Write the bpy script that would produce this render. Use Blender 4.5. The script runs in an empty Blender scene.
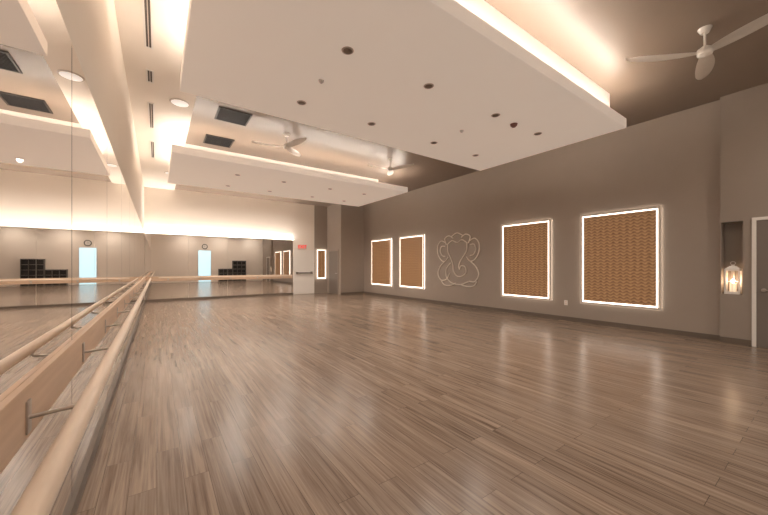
import bpy, bmesh, math, random
from mathutils import Vector, Matrix
random.seed(3)
COL = bpy.context.scene.collection
H=1.35; XL=-0.377; XR=8.3; YB=15.0; YR=-1.6; ZC=4.35; ZP=3.7

# ---------------- materials ----------------
def mat(name, col, rough=0.6, metal=0.0, emit=None, estr=0.0, noise=0.0, nscale=3.0, bump=0.0, bscale=200, coat=0.0):
    m=bpy.data.materials.new(name); m.use_nodes=True
    nt=m.node_tree; p=nt.nodes['Principled BSDF']
    p.inputs['Base Color'].default_value=(*col,1)
    p.inputs['Roughness'].default_value=rough
    p.inputs['Metallic'].default_value=metal
    if coat: p.inputs['Coat Weight'].default_value=coat
    if emit:
        p.inputs['Emission Color'].default_value=(*emit,1)
        p.inputs['Emission Strength'].default_value=estr
    tc=nt.nodes.new('ShaderNodeTexCoord')
    if noise>0:
        n=nt.nodes.new('ShaderNodeTexNoise'); n.inputs['Scale'].default_value=nscale; n.inputs['Detail'].default_value=4
        nt.links.new(tc.outputs['Object'],n.inputs['Vector'])
        mx=nt.nodes.new('ShaderNodeMix'); mx.data_type='RGBA'
        mx.inputs[6].default_value=(*[c*(1-noise) for c in col],1)
        mx.inputs[7].default_value=(*[min(1,c*(1+noise)) for c in col],1)
        nt.links.new(n.outputs['Fac'],mx.inputs[0]); nt.links.new(mx.outputs[2],p.inputs['Base Color'])
    if bump>0:
        n=nt.nodes.new('ShaderNodeTexNoise'); n.inputs['Scale'].default_value=bscale
        nt.links.new(tc.outputs['Object'],n.inputs['Vector'])
        b=nt.nodes.new('ShaderNodeBump'); b.inputs['Strength'].default_value=bump; b.inputs['Distance'].default_value=0.002
        nt.links.new(n.outputs['Fac'],b.inputs['Height']); nt.links.new(b.outputs['Normal'],p.inputs['Normal'])
    return m

WARM=(1.0,0.86,0.73)
M_white=mat('cream_paint',(0.92,0.84,0.75),0.7,noise=0.02,bump=0.1)
M_cloud=mat('cloud_paint_glow',(0.91,0.82,0.73),0.6,noise=0.02,bump=0.1,emit=(1,0.83,0.69),estr=0.16)  # paint emits a little: bounce brightness put into the panels, not a lamp
M_taupe=mat('taupe_ceiling_paint',(0.20,0.148,0.112),0.36,noise=0.06,bump=0.1)
M_wall=mat('grey_taupe_paint',(0.31,0.254,0.211),0.5,noise=0.04,bump=0.12)
M_pier=mat('pier_paint',(0.28,0.23,0.191),0.5,noise=0.04,bump=0.12)
M_base=mat('baseboard_paint',(0.11,0.083,0.064),0.45,noise=0.05)
M_mirror=mat('mirror_glass',(0.92,0.89,0.86),0.0,1.0)
M_trimw=mat('white_trim',(0.86,0.82,0.77),0.4,noise=0.02)
M_disc=mat('speaker_white_glow',(0.95,0.93,0.90),0.4,noise=0.01,emit=(1,0.93,0.85),estr=0.3)  # slight emission painted in so the disc stands out; speakers give no light
M_frame=mat('window_frame_paint',(0.70,0.62,0.54),0.4,noise=0.02)
M_rim=mat('downlight_rim',(0.55,0.47,0.40),0.4,noise=0.02)
M_led=mat('led_strip',(1,1,1),0.5,emit=WARM,estr=52)
M_ledw=mat('led_strip_dimmed',(1,1,1),0.5,emit=WARM,estr=26)
M_ledb=mat('led_strip_mirror',(1,1,1),0.5,emit=(1,0.88,0.77),estr=210)
M_glow=mat('window_glow',(1,1,1),0.5,emit=(1,0.85,0.71),estr=3.6)
M_chrome=mat('steel',(0.55,0.52,0.5),0.3,1.0,noise=0.04)
M_bar=mat('dark_steel',(0.25,0.23,0.22),0.35,1.0,noise=0.04)
M_dark=mat('dark_metal',(0.016,0.013,0.011),0.6,noise=0.1)
M_slot=mat('slot_grey',(0.09,0.072,0.06),0.6,noise=0.1)
M_black=mat('black_laminate',(0.008,0.008,0.009),0.6,noise=0.1)
M_lens=mat('downlight_lens',(0.19,0.145,0.12),0.4,noise=0.1)
M_fan=mat('fan_white',(0.86,0.81,0.75),0.35,noise=0.02)
M_door=mat('door_grey',(0.17,0.14,0.12),0.45,noise=0.05)
M_doorw=mat('door_white',(0.90,0.86,0.81),0.4,noise=0.02)
M_cyan=mat('daylit_glass',(0.5,0.8,0.9),0.2,emit=(0.55,0.87,1.0),estr=0.8)
M_exit=mat('exit_face',(0.75,0.62,0.55),0.4,noise=0.01)
M_red=mat('exit_red',(0.6,0.01,0.01),0.4,emit=(1,0.01,0.01),estr=0.6)
M_line=mat('art_line',(0.84,0.75,0.66),0.5,noise=0.05)
M_wax=mat('candle_wax',(0.9,0.78,0.62),0.5,emit=(1,0.72,0.45),estr=0.5)
M_flame=mat('flame',(1,0.7,0.3),0.5,emit=(1,0.66,0.40),estr=60)
M_rust=mat('detector_red',(0.17,0.05,0.035),0.5,noise=0.1)

def wood(name,c1,c2,axis,rough=0.4):
    m=bpy.data.materials.new(name); m.use_nodes=True; nt=m.node_tree; p=nt.nodes['Principled BSDF']
    tc=nt.nodes.new('ShaderNodeTexCoord'); mp=nt.nodes.new('ShaderNodeMapping')
    s=[30,30,30]; s[axis]=1.5; mp.inputs['Scale'].default_value=s
    n=nt.nodes.new('ShaderNodeTexNoise'); n.inputs['Scale'].default_value=1.0; n.inputs['Detail'].default_value=5
    r=nt.nodes.new('ShaderNodeValToRGB'); r.color_ramp.elements[0].color=(*c1,1); r.color_ramp.elements[1].color=(*c2,1)
    r.color_ramp.elements[0].position=0.3; r.color_ramp.elements[1].position=0.7
    nt.links.new(tc.outputs['Object'],mp.inputs[0]); nt.links.new(mp.outputs[0],n.inputs['Vector'])
    nt.links.new(n.outputs['Fac'],r.inputs[0]); nt.links.new(r.outputs[0],p.inputs['Base Color'])
    p.inputs['Roughness'].default_value=rough
    return m
M_woodY=wood('maple_rail',(0.72,0.56,0.43),(0.83,0.68,0.54),1,0.3)
M_woodX=wood('maple_rail_cross',(0.72,0.56,0.43),(0.83,0.68,0.54),0,0.3)
M_boardY=wood('maple_board',(0.57,0.38,0.25),(0.70,0.50,0.35),1,0.4)
M_boardX=wood('maple_board_cross',(0.57,0.38,0.25),(0.70,0.50,0.35),0,0.4)

def mathn(nt,op,a,bv):
    n=nt.nodes.new('ShaderNodeMath'); n.operation=op
    if isinstance(a,(int,float)): n.inputs[0].default_value=a
    else: nt.links.new(a,n.inputs[0])
    if isinstance(bv,(int,float)): n.inputs[1].default_value=bv
    elif bv is not None: nt.links.new(bv,n.inputs[1])
    return n.outputs[0]
def blind_mat():
    m=bpy.data.materials.new('woven_bamboo_glow'); m.use_nodes=True; nt=m.node_tree; p=nt.nodes['Principled BSDF']; L=nt.links
    tc=nt.nodes.new('ShaderNodeTexCoord'); sep=nt.nodes.new('ShaderNodeSeparateXYZ'); L.new(tc.outputs['Object'],sep.inputs[0])
    Y=mathn(nt,'ADD',sep.outputs['Y'],sep.outputs['X']); Z=sep.outputs['Z']
    nl=nt.nodes.new('ShaderNodeTexNoise'); nl.inputs['Scale'].default_value=4; nl.inputs['Detail'].default_value=2; L.new(tc.outputs['Object'],nl.inputs['Vector'])
    # horizontal reeds that wave between the vertical stitching columns
    wv=mathn(nt,'SINE',mathn(nt,'ADD',mathn(nt,'MULTIPLY',Y,2*math.pi*8),mathn(nt,'MULTIPLY',nl.outputs['Fac'],3.0)),None)
    zz=mathn(nt,'ADD',Z,mathn(nt,'MULTIPLY',wv,0.016))
    b=mathn(nt,'SINE',mathn(nt,'MULTIPLY',zz,2*math.pi*15),None)
    n=nt.nodes.new('ShaderNodeTexNoise'); n.inputs['Scale'].default_value=20; n.inputs['Detail'].default_value=3; L.new(tc.outputs['Object'],n.inputs['Vector'])
    s=mathn(nt,'ADD',mathn(nt,'MULTIPLY',wv,0.08),mathn(nt,'MULTIPLY',b,0.20))
    s=mathn(nt,'ADD',s,mathn(nt,'MULTIPLY',n.outputs['Fac'],0.6))
    s=mathn(nt,'ADD',s,0.2)
    r=nt.nodes.new('ShaderNodeValToRGB')
    r.color_ramp.elements[0].position=0.15; r.color_ramp.elements[1].position=0.88
    r.color_ramp.elements[0].color=(0.15,0.064,0.024,1); r.color_ramp.elements[1].color=(0.50,0.265,0.115,1)
    L.new(s,r.inputs[0]); L.new(r.outputs[0],p.inputs['Base Color'])
    p.inputs['Roughness'].default_value=0.55
    L.new(r.outputs[0],p.inputs['Emission Color']); p.inputs['Emission Strength'].default_value=0.14  # weave glows faintly by itself, brightness put into its colour
    bp=nt.nodes.new('ShaderNodeBump'); bp.inputs['Distance'].default_value=0.006; bp.inputs['Strength'].default_value=0.4
    L.new(s,bp.inputs['Height']); L.new(bp.outputs['Normal'],p.inputs['Normal'])
    return m
M_blind=blind_mat()

def floor_mat():
    m=bpy.data.materials.new('wood_plank_floor'); m.use_nodes=True; nt=m.node_tree; L=nt.links; p=nt.nodes['Principled BSDF']
    tc=nt.nodes.new('ShaderNodeTexCoord')
    mp=nt.nodes.new('ShaderNodeMapping'); mp.inputs['Rotation'].default_value=(0,0,math.radians(90))
    L.new(tc.outputs['Object'],mp.inputs[0])
    b=nt.nodes.new('ShaderNodeTexBrick'); b.offset=0.37; b.inputs['Scale'].default_value=1.0
    b.inputs['Brick Width'].default_value=1.2; b.inputs['Row Height'].default_value=0.14
    b.inputs['Mortar Size'].default_value=0.0016; b.inputs['Mortar Smooth'].default_value=0.3
    b.inputs['Color1'].default_value=(0,0,0,1); b.inputs['Color2'].default_value=(1,1,1,1); b.inputs['Mortar'].default_value=(.5,.5,.5,1)
    L.new(mp.outputs[0],b.inputs['Vector'])
    sep=nt.nodes.new('ShaderNodeSeparateXYZ'); L.new(tc.outputs['Object'],sep.inputs[0])
    zz=mathn(nt,'MULTIPLY',b.outputs['Color'],37.0)
    def grain(sx,sy,det,rough,dist):
        cx=nt.nodes.new('ShaderNodeCombineXYZ')
        L.new(mathn(nt,'MULTIPLY',sep.outputs['X'],sx),cx.inputs[0]); L.new(mathn(nt,'MULTIPLY',sep.outputs['Y'],sy),cx.inputs[1]); L.new(zz,cx.inputs[2])
        n1=nt.nodes.new('ShaderNodeTexNoise'); n1.inputs['Scale'].default_value=1.0; n1.inputs['Detail'].default_value=det; n1.inputs['Roughness'].default_value=rough; n1.inputs['Distortion'].default_value=dist
        L.new(cx.outputs[0],n1.inputs['Vector']); return n1.outputs['Fac']
    g1=grain(26,0.8,6,0.6,0.8); g2=grain(85,1.8,4,0.6,0.2)
    g=mathn(nt,'ADD',mathn(nt,'MULTIPLY',g1,0.60),mathn(nt,'MULTIPLY',g2,0.40))
    r=nt.nodes.new('ShaderNodeValToRGB'); cr=r.color_ramp
    cr.elements[0].position=0.36; cr.elements[0].color=(0.095,0.060,0.041,1)
    cr.elements[1].position=0.64; cr.elements[1].color=(0.32,0.238,0.180,1)
    e=cr.elements.new(0.48); e.color=(0.202,0.142,0.103,1)
    L.new(g,r.inputs[0])
    t=nt.nodes.new('ShaderNodeMix'); t.data_type='RGBA'; t.blend_type='MULTIPLY'; t.inputs[0].default_value=1
    r2=nt.nodes.new('ShaderNodeValToRGB'); r2.color_ramp.elements[0].color=(0.86,0.85,0.84,1); r2.color_ramp.elements[1].color=(1.10,1.09,1.08,1)
    L.new(b.outputs['Color'],r2.inputs[0]); L.new(r.outputs[0],t.inputs[6]); L.new(r2.outputs[0],t.inputs[7])
    t2=nt.nodes.new('ShaderNodeMix'); t2.data_type='RGBA'
    L.new(b.outputs['Fac'],t2.inputs[0]); L.new(t.outputs[2],t2.inputs[6]); t2.inputs[7].default_value=(0.045,0.028,0.019,1)
    L.new(t2.outputs[2],p.inputs['Base Color'])
    p.inputs['Specular IOR Level'].default_value=0.34
    mr=nt.nodes.new('ShaderNodeMapRange'); mr.inputs['From Min'].default_value=0.35; mr.inputs['From Max'].default_value=0.65
    mr.inputs['To Min'].default_value=0.20; mr.inputs['To Max'].default_value=0.27
    L.new(g,mr.inputs['Value']); L.new(mr.outputs[0],p.inputs['Roughness'])
    bp=nt.nodes.new('ShaderNodeBump'); bp.inputs['Strength'].default_value=0.08; bp.inputs['Distance'].default_value=0.002
    L.new(g,bp.inputs['Height']); L.new(bp.outputs['Normal'],p.inputs['Normal'])
    return m
M_floor=floor_mat()

# ---------------- helpers ----------------
def aBox(bm,lo,hi,bev=0.0):
    r=bmesh.ops.create_cube(bm,size=1.0)
    vs=r['verts']
    s=[hi[i]-lo[i] for i in range(3)]; c=[(hi[i]+lo[i])/2 for i in range(3)]
    for v in vs: v.co=Vector((v.co.x*s[0]+c[0],v.co.y*s[1]+c[1],v.co.z*s[2]+c[2]))
    if bev>0:
        es=set(e for v in vs for e in v.link_edges)
        bmesh.ops.bevel(bm,geom=list(es),offset=bev,segments=2,affect='EDGES',profile=0.6)
def aCyl(bm,p0,p1,r1,r2=None,seg=24):
    p0=Vector(p0);p1=Vector(p1); d=p1-p0
    q=d.to_track_quat('Z','Y').to_matrix().to_4x4()
    bmesh.ops.create_cone(bm,cap_ends=True,segments=seg,radius1=r1,radius2=r1 if r2 is None else r2,depth=d.length,matrix=Matrix.Translation((p0+p1)/2)@q)
def aSph(bm,c,r,sc=(1,1,1),seg=20):
    m=Matrix.Translation(c)@Matrix.Diagonal((*sc,1))
    bmesh.ops.create_uvsphere(bm,u_segments=seg,v_segments=seg//2,radius=r,matrix=m)
def fin(name,bm,m,parent=None,smooth=False,origin=None,**kw):
    bmesh.ops.recalc_face_normals(bm,faces=bm.faces)
    if origin is None:
        xs=[v.co for v in bm.verts]
        lo=Vector([min(v[i] for v in xs) for i in range(3)]); hi=Vector([max(v[i] for v in xs) for i in range(3)])
        origin=Vector(((lo.x+hi.x)/2,(lo.y+hi.y)/2,lo.z))
    origin=Vector(origin)
    for v in bm.verts: v.co-=origin
    me=bpy.data.meshes.new(name); bm.to_mesh(me); bm.free()
    me.materials.append(m)
    if smooth:
        for f in me.polygons: f.use_smooth=True
        try: me.set_sharp_from_angle(angle=math.radians(40))
        except Exception: pass
    o=bpy.data.objects.new(name,me); COL.objects.link(o); o.location=origin
    if parent is not None:
        o.parent=parent; o.matrix_parent_inverse=Matrix.Translation(-Vector(parent.location))
    for k,v in kw.items(): o[k]=v
    return o
def box(name,lo,hi,m,parent=None,bev=0.0,origin=None,**kw):
    bm=bmesh.new(); aBox(bm,lo,hi,bev); return fin(name,bm,m,parent,origin=origin,**kw)
def empty(name,loc,**kw):
    o=bpy.data.objects.new(name,None); o.location=loc; o.empty_display_size=0.1; COL.objects.link(o)
    for k,v in kw.items(): o[k]=v
    return o
def dup(root,off,**kw):
    def rec(o,par):
        c=o.copy(); COL.objects.link(c)
        if par is not None:
            mi=o.matrix_parent_inverse.copy(); c.parent=par; c.matrix_parent_inverse=mi
        for ch in list(o.children): rec(ch,c)
        return c
    n=rec(root,None); n.location=Vector(root.location)+Vector(off)
    for k,v in kw.items(): n[k]=v
    return n
S=dict(kind='structure')

# ---------------- room shell ----------------
XM=5.28      # end of the end-wall mirrors
XP=7.05      # face of the corner pier
box('floor',(XL-0.3,YR-0.2,-0.1),(XR+0.5,YB+0.2,0),M_floor,origin=(0,0,0),**S)
box('ceiling',(0.56,YR-0.2,ZC),(XR+0.5,YB+0.2,ZC+0.15),M_taupe,**S)
box('ceiling.001',(XL-0.3,YR-0.2,ZC-0.04),(0.56,YB+0.2,ZC+0.15),M_white,**S)
box('wall_left',(XL-0.3,YR-0.2,0),(XL-0.017,YB+0.2,ZC-0.04),M_white,**S)
box('wall_back',(XL-0.017,YB,0),(6.36,YB+0.2,ZC),M_white,**S)
box('wall_back.001',(6.36,YB,0),(XR+0.3,YB+0.2,ZC),M_wall,**S)
box('wall_rear',(XL-0.017,YR-0.2,0),(XR+0.3,YR,ZC),M_white,**S)
PY=1.237
box('wall_right',(XR,PY,0),(XR+0.3,YB,ZC),M_wall,**S)
PX=8.18; NY=0.963
for lo,hi in (((PX,YR,0),(8.6,NY,ZC)),((PX,NY,0),(8.6,PY,0.86)),((PX,NY,2.12),(8.6,PY,ZC)),((8.46,NY,0.86),(8.6,PY,2.12)),((PX,PY-0.014,0.86),(8.46,PY,2.12))):
    box('wall_entrance',lo,hi,M_pier,**S)
box('wall_corner',(XP,13.5,0),(XR,YB,ZC),M_wall,**S)
box('baseboard_right',(XR-0.014,PY,0),(XR,13.5,0.10),M_base,bev=0.003,**S)
box('baseboard_entrance',(PX-0.014,0.87,0),(PX,PY,0.10),M_base,bev=0.003,**S)
box('baseboard_corner',(XP-0.014,13.486,0),(XR-0.014,13.5,0.10),M_base,bev=0.003,**S)
box('baseboard_left',(XL-0.017,YR,0),(XL+0.018,YB,0.085),M_base,bev=0.003,**S)
box('baseboard_back',(XL+0.018,YB-0.03,0),(XM,YB,0.085),M_base,bev=0.003,**S)

# mirrors
seams=[YR,-0.6,0.9,2.4,3.9,5.4,6.9,8.4,9.9,11.4,12.9,14.4,YB-0.02]
MT=2.56
for a,b in zip(seams[:-1],seams[1:]):
    box('mirror_panel',(XL-0.017,a+0.006,0.085),(XL,b-0.006,MT),M_mirror,label='tall frameless mirror panel on the long wall behind the barre',category='mirror',group='wall mirror panels')
xs=[XL+0.005,1.03,2.44,3.86,XM]
for a,b in zip(xs[:-1],xs[1:]):
    box('mirror_panel',(a+0.003,YB-0.017,0.085),(b-0.003,YB,MT),M_mirror,label='tall frameless mirror panel on the short end wall',category='mirror',group='wall mirror panels')
bm=bmesh.new(); aBox(bm,(XL+0.005,YB-0.08,MT+0.005),(XM,YB,MT+0.018)); aBox(bm,(XL+0.005,YB-0.08,MT+0.018),(XM,YB-0.074,MT+0.036))
root=fin('led_strip_light',bm,M_trimw,label='long slim white lighting channel above the end wall mirrors',category='strip light')
box('led_tape',(XL+0.01,YB-0.055,MT+0.018),(XM-0.01,YB-0.035,MT+0.024),M_ledb,root)

# ---------------- ceiling clouds ----------------
def cloud(y0,y1,lab,ins,sx):
    x0,x1=0.25,6.53
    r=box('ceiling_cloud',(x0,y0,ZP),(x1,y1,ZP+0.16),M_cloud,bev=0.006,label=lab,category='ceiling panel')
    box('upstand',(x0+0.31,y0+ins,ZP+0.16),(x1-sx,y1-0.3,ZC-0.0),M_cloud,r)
    z=ZP+0.161; h=0.012
    box('led_tape',(x0+0.05,y0+0.09,z),(x1-0.09,y0+0.12,z+h),M_led,r)
    box('led_tape',(x0+0.05,y1-0.12,z),(x1-0.09,y1-0.09,z+h),M_ledw,r)
    box('led_tape',(x0+0.07,y0+0.13,z),(x0+0.10,y1-0.13,z+h),M_ledw,r)
    box('led_tape',(x1-0.07,y0+0.13,z),(x1-0.04,y1-0.13,z+h),M_ledw,r)
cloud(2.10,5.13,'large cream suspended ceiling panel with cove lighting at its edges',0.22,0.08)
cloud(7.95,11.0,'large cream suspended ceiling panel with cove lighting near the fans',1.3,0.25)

# downlights
bm=bmesh.new()
aCyl(bm,(0,0,ZP-0.006),(0,0,ZP),0.062,0.068,32)
dl=fin('recessed_downlight',bm,M_rim,smooth=True,origin=(0,0,ZP),label='small round recessed downlight in the ceiling panel',category='downlight',group='ceiling panel downlights')
bm=bmesh.new(); aCyl(bm,(0,0,ZP-0.009),(0,0,ZP-0.006),0.043,0.048,32); fin('lens',bm,M_lens,dl,smooth=True)
pts=[(x,y) for y in (3.1,4.47,8.97,10.35) for x in (1.70,2.90,4.315,5.53)]
dl.location=(pts[0][0],pts[0][1],ZP)
for p in pts[1:]: dup(dl,(p[0]-pts[0][0],p[1]-pts[0][1],0))
def disc(name,x,y,z,r,h,m,**kw):
    bm=bmesh.new(); aCyl(bm,(x,y,z-h),(x,y,z),r*0.85,r,28); aCyl(bm,(x,y,z-h*1.7),(x,y,z-h),r*0.5,r*0.62,24)
    return fin(name,bm,m,smooth=True,**kw)
disc('smoke_detector',4.83,3.12,ZP,0.06,0.03,M_rust,label='small reddish round detector between two downlights',category='smoke detector')
disc('sprinkler_head',1.70,3.79,ZP,0.035,0.02,M_chrome,label='tiny metal sprinkler head in the ceiling panel',category='sprinkler')
disc('sprinkler_head',4.32,3.79,ZP,0.035,0.02,M_chrome,label='tiny metal sprinkler head in the ceiling panel',category='sprinkler')
for y in (6.9,12.3):
    z=ZC-0.04; x=0.34
    bm=bmesh.new(); aCyl(bm,(x,y,z-0.014),(x,y,z),0.15,0.16,36)
    sp=fin('ceiling_speaker',bm,M_rim,smooth=True,label='round white speaker set in the cream ceiling strip',category='speaker',group='ceiling speakers')
    bm=bmesh.new(); aCyl(bm,(x,y,z-0.020),(x,y,z-0.014),0.12,0.135,36); fin('grille',bm,M_disc,sp,smooth=True)
disc('ceiling_sensor',3.5,12.9,ZC,0.12,0.03,M_fan,label='round white sensor on the ceiling before the end wall',category='smoke detector')

# slot diffusers
for (a,b) in ((3.2,5.4),(6.0,6.4),(7.2,8.5),(9.4,10.8)):
    bm=bmesh.new(); z=ZC-0.04; x=-0.09
    aBox(bm,(x-0.05,a,z-0.012),(x-0.03,b,z)); aBox(bm,(x+0.03,a,z-0.012),(x+0.05,b,z)); aBox(bm,(x-0.03,a,z-0.012),(x+0.03,a+0.02,z)); aBox(bm,(x-0.03,b-0.02,z-0.012),(x+0.03,b,z))
    r=fin('slot_diffuser',bm,M_trimw,label='long narrow air slot in the cream ceiling by the mirror wall',category='air vent',group='linear air slots')
    for k in range(2):
        box('slot',(x-0.027+0.032*k,a+0.02,z-0.006),(x-0.005+0.032*k,b-0.02,z),M_slot,r)
# vents
for (x,y) in ((1.25,7.02),(1.21,8.60)):
    bm=bmesh.new(); s=0.3; z=ZC
    for (lo,hi) in (((x-s,y-s,z-0.02),(x+s,y-s+0.03,z)),((x-s,y+s-0.03,z-0.02),(x+s,y+s,z)),((x-s,y-s+0.03,z-0.02),(x-s+0.03,y+s-0.03,z)),((x+s-0.03,y-s+0.03,z-0.02),(x+s,y+s-0.03,z))):
        aBox(bm,lo,hi)
    bm2=bmesh.new(); aBox(bm2,(x-0.27,y-0.27,z-0.003),(x+0.27,y+0.27,z))
    r=fin('air_vent',bm,M_dark,label='square dark louvred air grille in the taupe ceiling',category='air vent',group='square ceiling grilles')
    fin('duct_opening',bm2,M_black,r)
    bm=bmesh.new()
    for k in range(12):
        yy=y-0.25+k*0.0445
        aBox(bm,(x-0.27,yy,z-0.016),(x+0.27,yy+0.010,z-0.004))
    fin('louvre',bm,M_black,r)

# ---------------- ceiling fans ----------------
def fan(x,y,ang,lab,R=0.82,hs=1.0):
    z=ZC; hr=0.075*hs
    r=empty('ceiling_fan',(x,y,z),label=lab,category='ceiling fan',group='white ceiling fans')
    bm=bmesh.new(); aCyl(bm,(x,y,z-0.06),(x,y,z),0.04,0.07,28); fin('canopy',bm,M_fan,r,smooth=True)
    bm=bmesh.new(); aCyl(bm,(x,y,z-0.23),(x,y,z-0.06),0.012); fin('downrod',bm,M_fan,r,smooth=True)
    bm=bmesh.new(); aCyl(bm,(x,y,z-0.26),(x,y,z-0.23),hr,0.035,28); aCyl(bm,(x,y,z-0.32),(x,y,z-0.26),hr,hr,28); aSph(bm,(x,y,z-0.32),hr,(1,1,0.45),24)
    fin('motor_housing',bm,M_fan,r,smooth=True)
    for k in range(3):
        a=math.radians(ang+120*k)
        bm=bmesh.new(); N=20; W=6; rows=[]
        for i in range(N+1):
            t=i/N; rr=0.055*hs+R*t
            w=0.07+0.12*math.sin(math.pi*min(1,t*0.95+0.05))**0.7
            if t>0.8: w*=math.sqrt(max(0.0,1-((t-0.8)/0.2)**2))*0.92+0.08
            tw=math.radians(-12+8*t); sweep=0.07*t*t
            row=[]
            for j in range(W+1):
                s=(j/W-0.5)*w
                yy=s*math.cos(tw)+sweep; zz=s*math.sin(tw)+0.012*(1-(2*j/W-1)**2)+0.03*t*t
                px=x+rr*math.cos(a)-yy*math.sin(a); py=y+rr*math.sin(a)+yy*math.cos(a)
                row.append(bm.verts.new((px,py,z-0.30+zz)))
            rows.append(row)
        for i in range(N):
            for j in range(W): bm.faces.new((rows[i][j],rows[i+1][j],rows[i+1][j+1],rows[i][j+1]))
        bmesh.ops.solidify(bm,geom=bm.faces[:],thickness=0.008)
        fin('blade',bm,M_fan,r,smooth=True)
fan(5.66,0.99,8,'white three-blade ceiling fan on short rod near the entrance door')
fan(2.40,7.25,40,'white three-blade ceiling fan on short rod between the panels',0.68,0.85)
fan(5.32,7.25,50,'white three-blade ceiling fan between the panels near the windows',0.68,0.85)

# ---------------- windows with blinds ----------------
def unit(n,mp,u0,u1,z0,z1,lab):
    f=0.05; g=f+0.030
    def B(name,a,b,m,par=None,bev=0.0,**kw):
        p=mp(*a);q=mp(*b)
        return box(name,[min(p[i],q[i]) for i in range(3)],[max(p[i],q[i]) for i in range(3)],m,par,bev,**kw)
    bm=bmesh.new()
    for a,b in (((u0,0.030,z0),(u0+f,0.06,z1)),((u1-f,0.030,z0),(u1,0.06,z1)),((u0+f,0.030,z0),(u1-f,0.06,z0+f)),((u0+f,0.030,z1-f),(u1-f,0.06,z1))):
        p=mp(*a);q=mp(*b)
        aBox(bm,[min(p[i],q[i]) for i in range(3)],[max(p[i],q[i]) for i in range(3)],0.003)
    w=fin('window_%d'%n,bm,M_frame,**S)
    B('backlight',(u0+0.018,0.0,z0+0.018),(u1-0.018,0.030,z1-0.018),M_glow,w)
    ua,ub=u0+g,u1-g; za,zb=z0+g,z1-g
    N=60; bm=bmesh.new(); ring=[]
    for i in range(N+1):
        t=i/N; zz=za+(zb-za)*t; d=0.0015*math.sin(t*math.pi*2*30)
        ring.append([bm.verts.new(mp(ua,0.050+d,zz)),bm.verts.new(mp(ub,0.050+d,zz)),bm.verts.new(mp(ub,0.042+d,zz)),bm.verts.new(mp(ua,0.042+d,zz))])
    for i in range(N):
        for k in range(4):
            bm.faces.new((ring[i][k],ring[i][(k+1)%4],ring[i+1][(k+1)%4],ring[i+1][k]))
    bm.faces.new(ring[0]); bm.faces.new(ring[-1][::-1])
    r=empty('window_blind',mp((u0+u1)/2,0.04,za),label=lab,category='blind',group='woven window blinds')
    fin('woven_shade',bm,M_blind,r,smooth=True)
    B('head_rail',(ua-0.003,0.053,zb-0.03),(ub+0.003,0.058,zb+0.005),M_blind,r)
    for uu in (ua+0.15,ub-0.15):
        B('bracket',(uu-0.02,0.030,zb-0.1),(uu+0.02,0.040,zb),M_dark,r)
mr=lambda u,n,z:(XR-n,u,z)
mb=lambda u,n,z:(u,YB-n,z)
unit(1,mr,2.07,3.585,0.455,2.565,'woven brown bamboo blind glowing at its edges by the lantern niche')
unit(2,mr,4.277,5.746,0.455,2.565,'woven brown bamboo blind glowing at its edges near the outlet')
unit(3,mr,9.08,10.61,0.455,2.565,'woven brown bamboo blind glowing at its edges, past the line art')
unit(4,mr,11.17,12.76,0.455,2.565,'woven brown bamboo blind glowing at its edges, beside grey pier')
unit(5,mb,6.44,7.00,0.68,2.2,'narrow woven brown blind glowing at its edges beside exit door')

# ---------------- line art ----------------
def smooth_pts(P,n=8):
    out=[]
    for i in range(len(P)-1):
        p0=P[max(i-1,0)];p1=P[i];p2=P[i+1];p3=P[min(i+2,len(P)-1)]
        for k in range(n):
            t=k/n
            out.append(tuple(0.5*((2*p1[a])+(-p0[a]+p2[a])*t+(2*p0[a]-5*p1[a]+4*p2[a]-p3[a])*t*t+(-p0[a]+3*p1[a]-3*p2[a]+p3[a])*t**3) for a in (0,1)))
    out.append(P[-1]); return out
strokes=[
 [(.24,.80),(.20,.92),(.30,.97),(.40,.92)],[(.36,.95),(.50,1.01),(.64,.95)],[(.60,.92),(.70,.97),(.80,.92),(.76,.80)],
 [(.26,.80),(.38,.87),(.50,.83),(.62,.87),(.74,.80)],
 [(.22,.84),(.10,.88),(.01,.78),(.02,.62),(.10,.50),(.20,.47),(.28,.55)],
 [(.78,.84),(.90,.88),(.99,.78),(.98,.62),(.90,.50),(.80,.47),(.72,.55)],
 [(.20,.77),(.11,.77),(.08,.68),(.13,.59),(.20,.57)],[(.80,.77),(.89,.77),(.92,.68),(.87,.59),(.80,.57)],
 [(.27,.80),(.28,.66),(.35,.53),(.40,.40),(.42,.28),(.50,.19),(.62,.19),(.71,.27),(.68,.37),(.59,.38),(.56,.31)],
 [(.73,.80),(.72,.66),(.64,.55),(.57,.46),(.54,.37),(.56,.31)],
 [(.20,.47),(.07,.36),(.02,.22),(.10,.10),(.24,.12),(.32,.24)],
 [(.80,.47),(.93,.36),(.98,.22),(.90,.10),(.78,.10)],
 [(.34,.44),(.24,.32),(.24,.16),(.38,.05),(.58,.03),(.76,.09)],
 [(.10,.10),(.18,.01),(.34,.0),(.46,.05)],[(.58,.03),(.74,.0),(.88,.02),(.94,.10)]]
cu=bpy.data.curves.new('wall_art','CURVE'); cu.dimensions='3D'; cu.bevel_depth=0.019; cu.bevel_resolution=2
for st in strokes:
    P=smooth_pts(st); sp=cu.splines.new('POLY'); sp.points.add(len(P)-1)
    for i,(u,v) in enumerate(P): sp.points[i].co=(XR-0.019,8.40-u*1.86,0.68+v*1.77,1)
tmp=bpy.data.objects.new('tmp',cu); COL.objects.link(tmp)
dg=bpy.context.evaluated_depsgraph_get()
me=bpy.data.meshes.new_from_object(tmp.evaluated_get(dg)); bpy.data.objects.remove(tmp)
bm=bmesh.new(); bm.from_mesh(me); fin('wall_art',bm,M_line,label='cream line drawing of an elephant-headed seated figure on grey wall',category='wall art')

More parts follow.
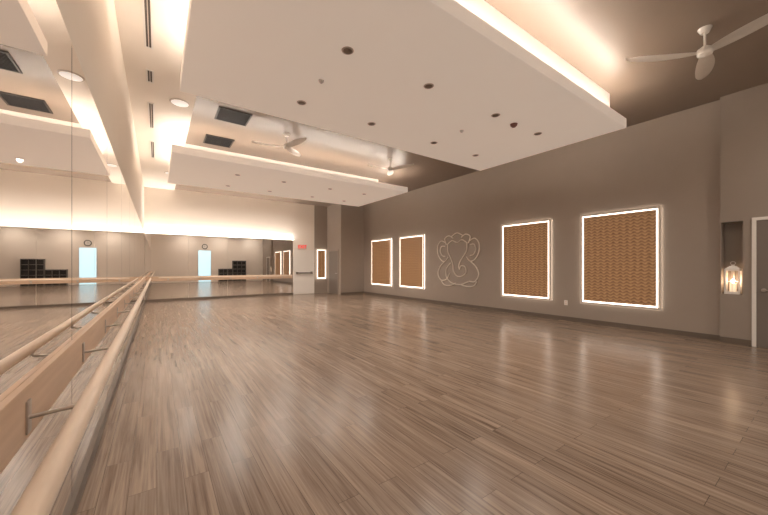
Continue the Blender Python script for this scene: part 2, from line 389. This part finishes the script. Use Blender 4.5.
def text_mesh(body,size,ext):
    c=bpy.data.curves.new('t','FONT'); c.body=body; c.size=size; c.extrude=ext; c.align_x='CENTER'; c.align_y='CENTER'; c.offset=size*0.02
    o=bpy.data.objects.new('t',c); COL.objects.link(o)
    me=bpy.data.meshes.new_from_object(o.evaluated_get(bpy.context.evaluated_depsgraph_get())); bpy.data.objects.remove(o)
    return me

# ---------------- doors ----------------
x0,x1=5.30,6.34
bm=bmesh.new(); aBox(bm,(x0,YB-0.035,0),(x0+.06,YB,2.12),0.004); aBox(bm,(x1-.06,YB-0.035,0),(x1,YB,2.12),0.004); aBox(bm,(x0+.06,YB-0.035,2.06),(x1-.06,YB,2.12),0.004)
d=fin('door_1',bm,M_doorw,**S)
box('door_leaf',(x0+.06,YB-0.025,0.01),(x1-.06,YB,2.06),M_doorw,d,bev=0.003)
bm=bmesh.new(); aCyl(bm,(x0+.12,YB-0.075,1.02),(x1-.12,YB-0.075,1.02),0.028); aBox(bm,(x0+.12,YB-0.09,0.97),(x0+.18,YB-0.025,1.07),0.005); aBox(bm,(x1-.20,YB-0.09,0.96),(x1-.10,YB-0.025,1.08),0.005)
fin('push_bar',bm,M_bar,d,smooth=True)
ex=5.73
es=empty('exit_sign',(ex,YB,2.16),label='white exit sign with red letters above the white door',category='exit sign')
box('sign_housing',(ex-.22,YB-0.04,2.16),(ex+.22,YB,2.38),M_exit,es,bev=0.006)
me=text_mesh('EXIT',0.21,0.003); bm=bmesh.new(); bm.from_mesh(me)
for v in bm.verts: v.co=Vector((v.co.x+ex,YB-0.044+v.co.z,v.co.y+2.27))
fin('lettering',bm,M_red,es)
bm=bmesh.new(); X=XP
aBox(bm,(X-0.03,13.72,0),(X,13.78,2.13),0.004); aBox(bm,(X-0.03,14.72,0),(X,14.78,2.13),0.004); aBox(bm,(X-0.03,13.78,2.07),(X,14.72,2.13),0.004)
d=fin('door_2',bm,M_pier,**S)
box('door_leaf',(X-0.02,13.78,0.01),(X,14.72,2.07),M_door,d,bev=0.003)
bm=bmesh.new(); aCyl(bm,(X-0.06,13.87,1.0),(X-0.02,13.87,1.0),0.012); aCyl(bm,(X-0.06,13.87,1.0),(X-0.06,13.99,1.0),0.01); fin('handle',bm,M_chrome,d,smooth=True)
bm=bmesh.new(); X=PX
aBox(bm,(X-0.03,0.81,0),(X,0.86,2.16),0.004); aBox(bm,(X-0.03,-0.20,0),(X,-0.15,2.16),0.004); aBox(bm,(X-0.03,-0.15,2.11),(X,0.81,2.16),0.004)
d=fin('door_3',bm,M_trimw,**S)
box('door_leaf',(X-0.018,-0.15,0.01),(X,0.81,2.11),M_door,d,bev=0.003)
bm=bmesh.new(); aCyl(bm,(X-0.024,0.73,0.95),(X-0.018,0.73,0.95),0.03); aCyl(bm,(X-0.07,0.73,0.95),(X-0.018,0.73,0.95),0.011); aCyl(bm,(X-0.07,0.74,0.95),(X-0.07,0.61,0.95),0.011); fin('handle',bm,M_chrome,d,smooth=True)

# wall outlet
r=box('wall_outlet',(XR-0.008,3.89,0.38),(XR,3.97,0.50),M_trimw,bev=0.002,label='small white outlet plate low on the grey wall',category='outlet')
for zz in (0.415,0.465): box('socket',(XR-0.010,3.912,zz-0.014),(XR-0.008,3.948,zz+0.014),M_exit,r)

# ---------------- lantern in the niche ----------------
lx,ly,lz=8.30,1.095,0.86
L=empty('lantern',(lx,ly,lz),label='white metal candle lantern glowing in the wall niche',category='lantern')
w=0.085
box('base',(lx-w-0.01,ly-w-0.01,lz),(lx+w+0.01,ly+w+0.01,lz+0.03),M_trimw,L,bev=0.004)
hh=0.42
bm=bmesh.new()
for sx in (-1,1):
    for sy in (-1,1):
        aBox(bm,(lx+sx*w-0.009,ly+sy*w-0.009,lz+0.03),(lx+sx*w+0.009,ly+sy*w+0.009,lz+hh))
for s in (-1,1):
    for zz in (0.03,hh-0.015):
        aBox(bm,(lx+s*w-0.006,ly-w,lz+zz),(lx+s*w+0.006,ly+w,lz+zz+0.014)); aBox(bm,(lx-w,ly+s*w-0.006,lz+zz),(lx+w,ly+s*w+0.006,lz+zz+0.014))
    aBox(bm,(lx+s*w-0.004,ly-0.004,lz+0.04),(lx+s*w+0.004,ly+0.004,lz+hh-0.01)); aBox(bm,(lx+s*w-0.004,ly-w,lz+0.21),(lx+s*w+0.004,ly+w,lz+0.218))
fin('cage',bm,M_trimw,L)
bm=bmesh.new(); aBox(bm,(lx-w-0.012,ly-w-0.012,lz+hh),(lx+w+0.012,ly+w+0.012,lz+hh+0.02))
bmesh.ops.create_cone(bm,cap_ends=True,segments=4,radius1=0.125,radius2=0.05,depth=0.05,matrix=Matrix.Translation((lx,ly,lz+hh+0.045))@Matrix.Rotation(math.radians(45),4,'Z'))
aCyl(bm,(lx,ly,lz+hh+0.07),(lx,ly,lz+hh+0.095),0.03,0.012); fin('roof',bm,M_trimw,L)
bm=bmesh.new(); n=20
for i in range(n):
    a0=2*math.pi*i/n;a1=2*math.pi*(i+1)/n; zc=lz+hh+0.12
    aCyl(bm,(lx,ly+0.03*math.cos(a0),zc+0.03*math.sin(a0)),(lx,ly+0.03*math.cos(a1),zc+0.03*math.sin(a1)),0.004,seg=8)
fin('ring_handle',bm,M_trimw,L,smooth=True)
bm=bmesh.new(); aCyl(bm,(lx,ly,lz+0.03),(lx,ly,lz+0.19),0.042); cd=fin('candle',bm,M_wax,L,smooth=True)
bm=bmesh.new(); aSph(bm,(lx,ly,lz+0.225),0.022,(1,1,1.7)); fin('flame',bm,M_flame,cd,smooth=True)

# ---------------- barres ----------------
RZ=0.90; RX=-0.188; Z0=0.77; Z1=0.95
B=empty('ballet_barre',(XL,0,Z0),label='long round maple ballet barre on a board along the mirrors',category='ballet barre')
box('backing_board',(XL,YR,Z0),(XL+0.022,YB-0.05,Z1),M_boardY,B,bev=0.003)
bm=bmesh.new(); aCyl(bm,(RX,YR+0.05,RZ),(RX,14.55,RZ),0.0265,seg=32); fin('rail',bm,M_woodY,B,smooth=True)
def bracket(parent,axis,pos):
    bm=bmesh.new(); zb=0.843; zr=RZ-0.045
    if axis=='Y':
        b0=XL+0.022
        aBox(bm,(b0,pos-0.02,0.79),(b0+0.006,pos+0.02,0.90),0.002)
        aCyl(bm,(b0+0.004,pos,zb),(RX-0.012,pos,zr),0.0075,seg=14); aSph(bm,(RX-0.012,pos,zr),0.0078)
        aCyl(bm,(RX-0.012,pos,zr),(RX,pos,RZ-0.025),0.0075,seg=14); aBox(bm,(RX-0.012,pos-0.02,RZ-0.032),(RX+0.012,pos+0.02,RZ-0.0245),0.002)
    else:
        b0=YB-0.017-0.022
        ry=YB-0.19
        aBox(bm,(pos-0.02,b0-0.006,0.79),(pos+0.02,b0,0.90),0.002)
        aCyl(bm,(pos,b0-0.004,zb),(pos,ry+0.012,zr),0.0075,seg=14)
        aCyl(bm,(pos,ry+0.012,zr),(pos,ry,RZ-0.025),0.0075,seg=14); aBox(bm,(pos-0.02,ry-0.012,RZ-0.032),(pos+0.02,ry+0.012,RZ-0.0245),0.002)
    fin('bracket',bm,M_chrome,parent,smooth=True)
for k in range(13): bracket(B,'Y',1.57+0.99*k)
B2=empty('ballet_barre',(2.5,YB-0.017,Z0),label='round maple ballet barre on a board across the end wall mirrors',category='ballet barre')
box('backing_board',(XL+0.03,YB-0.039,Z0),(XM-0.05,YB-0.017,Z1),M_boardX,B2,bev=0.003)
bm=bmesh.new(); aCyl(bm,(0.05,YB-0.19,RZ),(XM-0.1,YB-0.19,RZ),0.0265,seg=24); fin('rail',bm,M_woodX,B2,smooth=True)
for k in range(5): bracket(B2,'X',0.35+1.1*k)

# ---------------- rear wall (seen in the mirrors) ----------------
x0,x1=2.82,3.88
bm=bmesh.new(); aBox(bm,(x0,YR,0),(x0+.07,YR+0.04,2.75),0.004); aBox(bm,(x1-.07,YR,0),(x1,YR+0.04,2.75),0.004); aBox(bm,(x0+.07,YR,2.67),(x1-.07,YR+0.04,2.75),0.004)
d=fin('door_4',bm,M_trimw,**S)
box('door_glass',(x0+.07,YR,0.02),(x1-.07,YR+0.02,2.67),M_cyan,d)
cx,cz=3.36,3.02
ck=empty('wall_clock',(cx,YR,cz-.2),label='round white wall clock with dark rim above the glass door',category='clock')
bm=bmesh.new(); aCyl(bm,(cx,YR,cz),(cx,YR+0.03,cz),0.22,seg=40); fin('rim',bm,M_black,ck,smooth=True)
bm=bmesh.new(); aCyl(bm,(cx,YR+0.03,cz),(cx,YR+0.034,cz),0.165,seg=40); fin('dial',bm,M_trimw,ck,smooth=True)
box('minute_hand',(cx-.006,YR+0.034,cz),(cx+.006,YR+0.038,cz+.14),M_dark,ck)
box('hour_hand',(cx-.09,YR+0.034,cz-.008),(cx,YR+0.038,cz+.008),M_dark,ck)
M_grid=mat('shelf_edge',(0.15,0.14,0.13),0.5,noise=0.05)
def cubby(x0,cols,rows,lab):
    c=0.36; bm=bmesh.new(); t=0.03; y0=YR; y1=YR+0.36
    for i in range(cols+1): aBox(bm,(x0+i*c-t/2,y0,0),(x0+i*c+t/2,y1,rows*c))
    for j in range(rows+1): aBox(bm,(x0-t/2,y0,j*c+0.0),(x0+cols*c+t/2,y1,j*c+t))
    s=fin('cube_shelf',bm,M_grid,label=lab,category='shelf')
    for i in range(cols):
        for j in range(rows):
            box('storage_cube',(x0+i*c+t/2+0.01,y0+0.02,j*c+t),(x0+(i+1)*c-t/2-0.01,y1-0.01,(j+1)*c-0.012),M_black,s)
cubby(4.42,3,3,'low black cube shelf unit against the cream wall')
cubby(5.54,3,5,'tall black cube shelf unit against the cream wall')

# ---------------- lighting ----------------
def spot(x,y,z,e,ang=160):
    l=bpy.data.lights.new('fill_spot','SPOT'); l.energy=e; l.color=(1,0.86,0.73); l.spot_size=math.radians(ang); l.spot_blend=1.0; l.shadow_soft_size=0.05  # added fill light, not a working downlight
    o=bpy.data.objects.new('fill_spot',l); o.location=(x,y,z); COL.objects.link(o)
for p in pts: spot(p[0],p[1],ZP-0.03,42 if p[1]<6 else 70)  # the downlights are off; fill spots added beneath them
for x in (2.0,4.5,7.0): spot(x,-0.6,ZC-0.05,80)  # added fill spots without a fitting, near end of the room
for x in (0.9,2.6,4.4): spot(x,13.2,ZC-0.05,130)  # added fill spots without a fitting, to brighten the end wall
w=bpy.data.worlds.new('world'); bpy.context.scene.world=w; w.use_nodes=True
w.node_tree.nodes['Background'].inputs[0].default_value=(1,0.85,0.7,1); w.node_tree.nodes['Background'].inputs[1].default_value=0.3

# ---------------- camera ----------------
cam=bpy.data.cameras.new('camera'); co=bpy.data.objects.new('camera',cam); COL.objects.link(co)
cam.sensor_width=36; cam.lens=322/768*36; cam.clip_start=0.02; cam.shift_y=8.5/768
co.location=(0,0,H); co.rotation_euler=(math.radians(90),0,-math.atan2(227,322))
bpy.context.scene.camera=co
vs=bpy.context.scene.view_settings
vs.view_transform='Standard'; vs.exposure=0.45; vs.gamma=1.15
